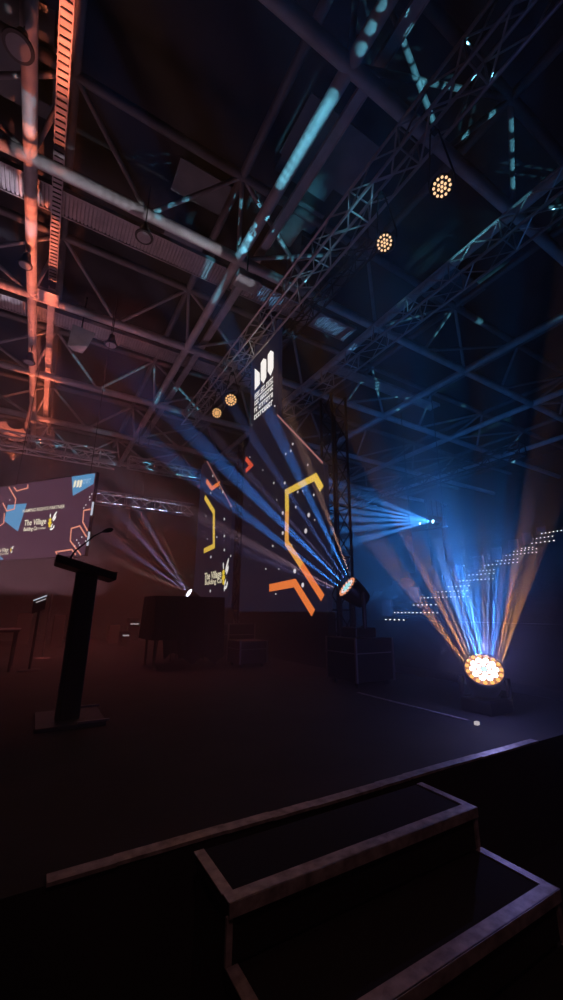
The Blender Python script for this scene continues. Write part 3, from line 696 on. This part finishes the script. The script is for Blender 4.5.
# ------------------------------------------------------------------ seating tiers with dotted step lights on the right
rows_px = [(386, 404, 619.5), (395, 437.5, 612.5), (414, 436, 605), (421, 468, 598), (438.5, 467, 592), (445, 469, 587), (460, 493.5, 581), (465.5, 494, 575.5), (480, 494, 571), (485, 518, 565.5),
           (498, 518, 561), (503, 537, 556), (514, 537, 551.5), (518.5, 533, 549), (532, 554.5, 543.5), (533, 553, 539), (542, 562, 533.5)]
sbank = thing('tiered_seating_bank', (15, 10, FZ), 'dark tiered seating bank rising to the right in blue haze', 'seating')
lightsg = 'dotted step lights on the seating tiers'
for k, (pa, pb, py) in enumerate(rows_px):
    X = 9.2+.56*k
    a = at(pa, py, X=X); b = at(pb, py-.02*(pb-pa), X=X); z = a.z
    if k == 0: zprev = z-.2
    P(MB().box((X+.001, 4.0, FZ), (X+.56 if k < 16 else X+3, 12.5, z-.015)), 'tier', MT['concrete'], sbank)
    n = max(5, round((pb-pa)/3.5)); t = MB()
    for i in range(n):
        y = a.y+(b.y-a.y)*i/(n-1)
        hw = abs(b.y-a.y)/(n-1)*.14; t.box((X-.02, y-hw, z-.012), (X-.004, y+hw, z+.012))
    bar_ = MB().box((X-.004, min(a.y, b.y)-.1, z-.025), (X, max(a.y, b.y)+.1, z+.025))
    s = thing('step_light', (X, (a.y+b.y)/2, z), 'dotted white step light on a dark seating tier', 'step light', lightsg)
    P(bar_, 'strip', MT['black2'], s); o = P(t, 'light_dots', MT['stepdot'], s)
for k, (px, py) in enumerate([(386.5, 607), (414, 594), (438.5, 582), (459, 572), (478, 562), (496.5, 553), (513, 545), (527, 538), (541, 531.5)]):
    X = 9.6+1.12*k; q = at(px, py, X=X); w = .20
    tag(MB().box((X, q.y-w, q.z-.28), (X+.08, q.y+w, q.z+.22)).build('aisle_end_panel', MT['panel'], bevel=.01), 'dull upright end panel of a seat row beside the lit steps', 'end panel', 'end panels of the seat rows')
# pale window-like panel far behind the blue lamps
q = at(434, 508, Y=14.)
wp = thing('wall_panel', (q.x, 14.2, FZ), 'pale gridded panel in the blue haze above the far lamps', 'panel')
P(MB().box((q.x-.65, 14.0, q.z-.45), (q.x+.65, 14.06, q.z+.45)), 'sheet', MT['sheet'], wp)
for i in range(4): P(MB().box((q.x-.65+i*.42, 13.96, q.z-.45), (q.x-.61+i*.42, 14.0, q.z+.45)), 'mullion', MT['black2'], wp)
for sx in (-.6, .6): P(MB().box((q.x+sx-.03, 14.06, FZ), (q.x+sx+.03, 14.12, q.z+.45)), 'post', MT['black2'], wp)

q = at(134, 532, Y=16.); bp_ = thing('hanging_baffle', q, 'small pale square panel hanging in the mauve haze beside the screen', 'panel')
P(MB().box((q.x-.26, 16., q.z-.28), (q.x+.26, 16.06, q.z+.28)), 'sheet', MT['sheet'], bp_)
for sx in (-.2, .2): P(MB().tube((q.x+sx, 16.03, q.z+.28), (q.x+sx, 16.03, RZ), .012, n=6), 'hanging_wire', MT['black2'], bp_)
# ------------------------------------------------------------------ haze in the hall
DENS = .06; HZH, HZA, HZB = 1.0, .09, .0045; HAZE_BOOST = [((3.35, 2.15, .85), .62, .34), ((2.7, 4.7, 2.6), 1.5, .13), ((2.1, 8.4, 1.9), 1.1, .13), ((9.5, 8.6, 3.6), 2.6, .04), ((.5, 14., 4.), 4., .035)]
hz = bpy.data.materials.new('stage haze'); hz.use_nodes = True; nt = hz.node_tree
for n in list(nt.nodes): nt.nodes.remove(n)
out = nt.nodes.new('ShaderNodeOutputMaterial'); vs = nt.nodes.new('ShaderNodeVolumeScatter')
vs.inputs['Density'].default_value = DENS; vs.inputs['Anisotropy'].default_value = .0; vs.inputs['Color'].default_value = (1, 1, 1, 1)
def nd(t, **k):
    n = nt.nodes.new(t)
    for a, b in k.items(): setattr(n, a, b)
    return n
geo = nd('ShaderNodeNewGeometry'); sx = nd('ShaderNodeSeparateXYZ'); nt.links.new(geo.outputs['Position'], sx.inputs[0])
m1 = nd('ShaderNodeMath', operation='MULTIPLY'); nt.links.new(sx.outputs['Z'], m1.inputs[0]); m1.inputs[1].default_value = -1/HZH
m2 = nd('ShaderNodeMath', operation='EXPONENT'); nt.links.new(m1.outputs[0], m2.inputs[0])
nz = nd('ShaderNodeTexNoise'); nz.inputs['Scale'].default_value = .9; nz.inputs['Detail'].default_value = 3; nt.links.new(geo.outputs['Position'], nz.inputs['Vector'])
m3 = nd('ShaderNodeMapRange'); m3.inputs[1].default_value = .3; m3.inputs[2].default_value = .7; m3.inputs[3].default_value = .45; m3.inputs[4].default_value = 1.5; nt.links.new(nz.outputs['Fac'], m3.inputs[0])
m4 = nd('ShaderNodeMath', operation='MULTIPLY'); nt.links.new(m2.outputs[0], m4.inputs[0]); nt.links.new(m3.outputs[0], m4.inputs[1])
my = nd('ShaderNodeMapRange'); nt.links.new(sx.outputs['Y'], my.inputs[0]); my.inputs[1].default_value = 1.; my.inputs[2].default_value = 5.5; my.inputs[3].default_value = .08; my.inputs[4].default_value = 1.
m45 = nd('ShaderNodeMath', operation='MULTIPLY'); nt.links.new(m4.outputs[0], m45.inputs[0]); nt.links.new(my.outputs[0], m45.inputs[1])
m5 = nd('ShaderNodeMath', operation='MULTIPLY_ADD'); nt.links.new(m45.outputs[0], m5.inputs[0]); m5.inputs[1].default_value = HZA; m5.inputs[2].default_value = HZB
acc = m5.outputs[0]
for (cc_, rr_, dd_) in HAZE_BOOST:          # extra haze added where beams and far glow should show brighter
    v1 = nd('ShaderNodeVectorMath', operation='DISTANCE'); nt.links.new(geo.outputs['Position'], v1.inputs[0]); v1.inputs[1].default_value = cc_
    a1_ = nd('ShaderNodeMath', operation='DIVIDE'); nt.links.new(v1.outputs['Value'], a1_.inputs[0]); a1_.inputs[1].default_value = rr_
    a2_ = nd('ShaderNodeMath', operation='POWER'); nt.links.new(a1_.outputs[0], a2_.inputs[0]); a2_.inputs[1].default_value = 2
    a3_ = nd('ShaderNodeMath', operation='MULTIPLY'); nt.links.new(a2_.outputs[0], a3_.inputs[0]); a3_.inputs[1].default_value = -1
    a4_ = nd('ShaderNodeMath', operation='EXPONENT'); nt.links.new(a3_.outputs[0], a4_.inputs[0])
    a5_ = nd('ShaderNodeMath', operation='MULTIPLY'); nt.links.new(a4_.outputs[0], a5_.inputs[0]); nt.links.new(m3.outputs[0], a5_.inputs[1])
    a6_ = nd('ShaderNodeMath', operation='MULTIPLY_ADD'); nt.links.new(a5_.outputs[0], a6_.inputs[0]); a6_.inputs[1].default_value = dd_; nt.links.new(acc, a6_.inputs[2])
    acc = a6_.outputs[0]
nt.links.new(acc, vs.inputs['Density'])
nt.links.new(vs.outputs[0], out.inputs['Volume'])
haze = MB().box((X0+.1, Y0+.1, FZ+.02), (X1-.1, Y1-.1, TZ+.9)).build('haze', hz)
tag(haze, 'thin theatrical haze filling the whole dark hall', 'haze', kind='stuff')

# ------------------------------------------------------------------ lights
def spot(p, tgt, col, power, deg, blend=.5, soft=0.):
    l = bpy.data.lights.new('beam_or_fill_spot', 'SPOT'); l.color = col; l.energy = power; l.spot_size = math.radians(deg); l.spot_blend = blend; l.shadow_soft_size = soft
    o = bpy.data.objects.new('beam_or_fill_spot', l); C.objects.link(o); o.location = p
    d = Vector(tgt)-Vector(p); o.rotation_euler = d.to_track_quat('-Z', 'Y').to_euler(); return o
def point(p, col, power, soft=0.):
    l = bpy.data.lights.new('lamp_glow', 'POINT'); l.color = col; l.energy = power; l.shadow_soft_size = soft
    o = bpy.data.objects.new('lamp_glow', l); C.objects.link(o); o.location = p; return o
BL = (.05, .28, 1.); AM = (1., .40, .10); CY = (.15, .58, .76); RD = (1., .19, .09); VI = (.45, .40, 1.); MV = (.75, .45, .62)
def beam(src, axis, px, py, col, power, deg, tilt=0., off=(0, 0)):
    """one beam of a lamp: aimed at the sight line of px,py at about the lamp's own distance"""
    dep = (src-EYE).dot(_f)*(1+tilt)
    d = Vector(axis).normalized(); s = d.cross(Vector((0, 0, 1))).normalized(); u = s.cross(d)
    p = src+d*.05-s*off[0]+u*off[1]
    spot(p, at(px, py, depth=dep), col, power, deg, .35)
K = 80.0
AM2 = (1., .45, .14); PK = (1., .55, .42)
for (px, py, col, pw, dg, off) in [
        (428, 612, AM, 34, 7, (-.14, .0)), (438, 600, AM, 72, 4, (-.12, .03)), (447, 604, PK, 44, 3, (-.10, .06)), (452, 592, (.25, .45, 1.), 85, 4, (-.09, .08)), (458, 590, AM2, 34, 2.6, (-.06, .10)), (462, 585, BL, 150, 4, (-.04, .11)),
        (469, 590, (.2, .5, 1.), 95, 3, (-.02, .12)), (476, 585, BL, 150, 3.5, (.01, .13)), (483, 590, PK, 40, 2.6, (.03, .13)), (488, 590, (.25, .45, 1), 95, 3, (.05, .12)), (495, 588, BL, 135, 3.5, (.08, .11)), (501, 592, VI, 40, 3, (.10, .09)),
        (509, 600, AM, 72, 4, (.12, .06)), (514, 598, AM2, 50, 3, (.13, .04)), (524, 590, AM, 28, 7, (.14, .02)),
        (425, 510, BL, 34, 13, (-.04, .10)), (448, 500, BL, 52, 11, (0, .12)), (480, 500, BL, 13, 10, (.03, .12)), (510, 540, BL, 14, 14, (.08, .1))]:
    beam(L1, L1d, px, py, col, pw*K, dg, -.06, off)
for (px, py, col, pw, dg, off) in [
        (240, 538, MV, 50, 4, (-.08, -.09)), (225, 500, BL, 140, 4.2, (-.06, -.05)), (226, 468, BL, 170, 4.5, (0, 0)), (252, 478, VI, 40, 2.5, (0, .02)), (262, 452, (.15, .3, 1.), 70, 3, (0, .05)), (284, 445, BL, 150, 4.2, (.03, .08)), (310, 470, PK, 70, 3.4, (.05, .12)), (285, 568, VI, 14, 5, (-.1, -.11))]:
    beam(L2, L2d, px, py, col, pw*K, dg, -.13, off)
for (px, py, col, pw, dg, off) in [(120, 545, VI, 26, 5, (0, 0)), (133, 530, VI, 60, 4, (0, 0)), (146, 522, (.55, .5, 1.), 60, 4, (0, 0)), (160, 530, (1, .55, .45), 16, 4, (0, 0)), (118, 562, (1, .5, .5), 14, 6, (0, 0)), (138, 530, (.8, .75, 1), 40, 2, (0, 0))]:
    beam(L3, L3d, px, py, col, pw*K, dg, -.03, off)
for (py, pw, dg) in [(476, 60, 2.2), (493, 130, 1.5), (506, 190, 1.4), (518, 190, 1.3), (533, 150, 1.5), (553, 80, 2.)]:
    spot(L4+Vector((-.12, 0, 0)), at(312, py, X=4.2), (.05, .30, 1.), pw*K*22, dg, .35)
for q, d in PARS: spot(q+d*.06, q+d*3, (1., .40, .14), 22, 80, .8)
point(L1+L1d.normalized()*.30, (.30, .30, 1.), 13)
point(L2+L2d.normalized()*.25, (.30, .40, 1.), .5)
# narrow added spots floating near their targets, picking out pieces of the roof steel
def pick(g, col, L, wd, off, blend=.6):
    L *= .62
    p = g+Vector(off); d = (g-p).length
    spot(p, g, col, L*PI/.42*d*d*39.5, 2*math.degrees(math.atan(wd/2/d)), blend)
def seg(a, b, n, z, col, L, wd=.26, off=(.9, -1.3, -3.2)):
    A_, B2 = at(*a, z=z), at(*b, z=z); n = max(n, round((B2-A_).length/(wd*.5)))
    for i in range(n): pick(A_+(B2-A_)*(i/max(1, n-1)), col, L, wd, off)
def proj(p):
    d = p-EYE; k = d.dot(_f); return Vector((281.5+FPX*d.dot(RT)/k, 500-FPX*d.dot(UP)/k)) if k > .1 else Vector((-999, -999))
used = set()
def strut(px, py, t0, t1, col, L):
    best = min((i for i in range(len(STR)) if i not in used), key=lambda i: (proj((STR[i][0]+STR[i][1])/2)-Vector((px, py))).length)
    used.add(best); a, b = STR[best]
    n = max(2, round((b-a).length*(t1-t0)/.2))
    for i in range(n): pick(a+(b-a)*(t0+(t1-t0)*i/(n-1)), col, L, .2, (.8, -1.2, -3.4))
rz = RZ-.1
oe = (-.7, -1.0, -3.2); seg((332, 98), (280, 183), 9, rz, CY, .26, .26, oe); seg((251, 233), (239, 254), 3, rz, CY, .22, .26, oe); seg((224, 270), (213, 300), 3, rz, CY, .16)
seg((559, 317), (489, 353), 7, rz, CY, .24); seg((538, 453), (500, 467), 5, rz, CY, .20); seg((487, 423), (459, 432), 3, rz, CY, .12)
seg((235, 258), (20, 151), 10, rz, (.8, .74, .80), .055, .3)
pick(at(80, 343, z=RZ-1.0), (.75, .6, .7), .035, 1.3, (.3, -1.8, -2.2))
for (px, py, t0, t1, L) in [(228, 200, .3, .75, .30), (215, 235, .6, .9, .2), (262, 182, .1, .5, .3), (300, 110, .2, .8, .25), (450, 225, .2, .7, .26), (508, 170, .3, .7, .3), (522, 160, .2, .6, .25), (545, 205, .3, .6, .24), (543, 290, .2, .7, .25),
                            (448, 325, .2, .6, .22), (372, 382, .1, .5, .25), (384, 380, .2, .5, .22), (353, 378, .4, .8, .14), (155, 380, .2, .8, .22), (185, 390, .3, .8, .24), (118, 372, .2, .9, .16), (80, 365, .4, .9, .16), (72, 450, .3, .8, .16), (95, 440, .3, .7, .14),
                            (525, 440, .3, .8, .2), (400, 305, .5, .8, .12), (437, 375, .3, .6, .12), (225, 225, .4, .7, .15), (320, 60, .4, .8, .16), (560, 130, .3, .6, .18), (410, 60, .3, .5, .1)]:
    strut(px, py, t0, t1, CY, L)
for (px, py, L) in [(384, 208, .4), (376, 216, .4), (393, 200, .3), (370, 232, .3), (345, 262, .25), (352, 256, .25), (338, 275, .25), (192, 424, .3), (172, 443, .3), (241, 372, .25), (230, 378, .25), (300, 300, .2), (320, 292, .2)]:
    pick(at(px, py, X=TXc-.2), CY, L, .28, (-.4, -1.5, -2.2))
for (px, py, L) in [(60, 447, .22), (78, 450, .25), (100, 456, .25), (112, 460, .22), (40, 444, .16), (85, 441, .2)]:
    pick(at(px, py, Y=13.4), CY, L, .3, (.4, -2., -1.6))
for (px, py, L) in [(105, 498, .3), (118, 500, .25), (135, 502, .3), (150, 505, .25), (163, 507, .3), (178, 509, .25)]:
    pick(at(px, py, Y=17.6), (.4, .5, .75), L, .5, (.4, -2., -1.6))
for (px, py, L) in [(125, 464, .2), (150, 468, .2), (180, 474, .25), (192, 476, .25)]:
    pick(at(px, py, Y=15.4), CY, L, .4, (.4, -2., -1.6))
for (px, py, L) in [(489, 226, .3), (478, 236, .3), (467, 246, .3), (458, 254, .3), (405, 305, .2), (520, 200, .2), (300, 360, .2)]:
    pick(at(px, py, X=5.75), CY, L, .3, (-1.4, -1.5, -2.))
for (a, b, n) in [((258, 291), (276, 302), 3), ((324, 324), (348, 337), 3)]:
    seg(a, b, n, RZ+.5, (.16, .5, .9), .14, .5)
ro = (.7, .9, -3.2)
seg((69, 8), (62, 88), 8, RZ+.3, RD, .40, .42, ro); seg((59, 110), (57, 140), 3, RZ+.3, RD, .14, .42, ro)
seg((51, 225), (48, 296), 6, RZ+.3, RD, .42, .45, ro); seg((46, 352), (44, 412), 4, RZ+.3, RD, .40, .55, ro); seg((47, 310), (46, 340), 2, RZ+.3, RD, .16, .5, ro)
seg((30, 132), (30, 150), 2, rz, RD, .42, .3, ro); seg((31, 205), (32, 292), 7, rz, RD, .38, .36, ro); seg((33, 305), (34, 410), 7, rz, RD, .20, .4, ro); seg((28, 20), (28, 120), 6, rz, RD, .05, .34, ro)
seg((0, 286), (60, 307), 5, rz, RD, .28, .3, ro); seg((18, 372), (60, 383), 4, rz, RD, .34, .3, ro); seg((0, 415), (34, 422), 3, rz, RD, .26, .4, ro); seg((0, 146), (24, 158), 2, rz, RD, .2, .3, ro)
seg((0, 180), (28, 198), 3, RZ+.5, (.6, .5, .6), .16, .6, ro); seg((0, 297), (12, 300), 2, RZ+.5, (.6, .5, .6), .16, .6, ro); seg((28, 100), (27, 128), 3, rz, (.25, .42, .5), .18, .3, ro)
pick(cc+Vector((0, -.3, -.5)), RD, .55, 1.7, (.3, -1.8, -1.6)); pick(at(8, 400, z=RZ-.9), RD, .12, .9, (.5, -1, -2.5))
# broad soft washes: added unseen mauve and blue fill, red on the deck
def area(p, tgt, col, power, size, spread=160):
    l = bpy.data.lights.new('soft_wash', 'AREA'); l.shape = 'DISK'; l.size = size; l.color = col; l.energy = power; l.spread = math.radians(spread)
    o = bpy.data.objects.new('soft_wash', l); C.objects.link(o); o.location = p
    o.rotation_euler = (Vector(tgt)-Vector(p)).to_track_quat('-Z', 'Y').to_euler(); return o
area((-1.0, 11.5, 1.3), (-.8, 11.6, 9), (.90, .42, .56), 105, 5, 130)
area((7.2, 6.0, 2.4), (17, 13, 4.2), (.04, .26, .95), 200, 3.5, 90)
area((9.5, 7.5, 1.3), (9.5, 7.6, 9), (.06, .30, .90), 55, 5)
area((0.8, 9.0, 8.0), (.9, 8.9, 0), (1., .17, .15), 42, 2., 75)
spot((-.4, -1.2, 4.6), (1.2, 1.5, 0), (1., .42, .40), 55, 45, 1., 0)  # added spot behind the viewer, put in to tint the stair nosings
w = bpy.data.worlds.new('hall_dark'); SC.world = w; w.use_nodes = True
w.node_tree.nodes['Background'].inputs['Color'].default_value = (.004, .004, .008, 1); w.node_tree.nodes['Background'].inputs['Strength'].default_value = 1.

# ------------------------------------------------------------------ colour and sampling choices
SC.view_settings.view_transform = 'Standard'; SC.view_settings.look = 'None'; SC.view_settings.exposure = 0; SC.view_settings.gamma = 1
cy = SC.cycles
cy.max_bounces = 3; cy.diffuse_bounces = 1; cy.glossy_bounces = 2; cy.volume_bounces = 0; cy.transparent_max_bounces = 8
cy.sample_clamp_indirect = 2; cy.sample_clamp_direct = 0; cy.use_denoising = True; cy.caustics_reflective = False; cy.caustics_refractive = False
try: cy.denoiser = 'OPENIMAGEDENOISE'
except Exception: pass
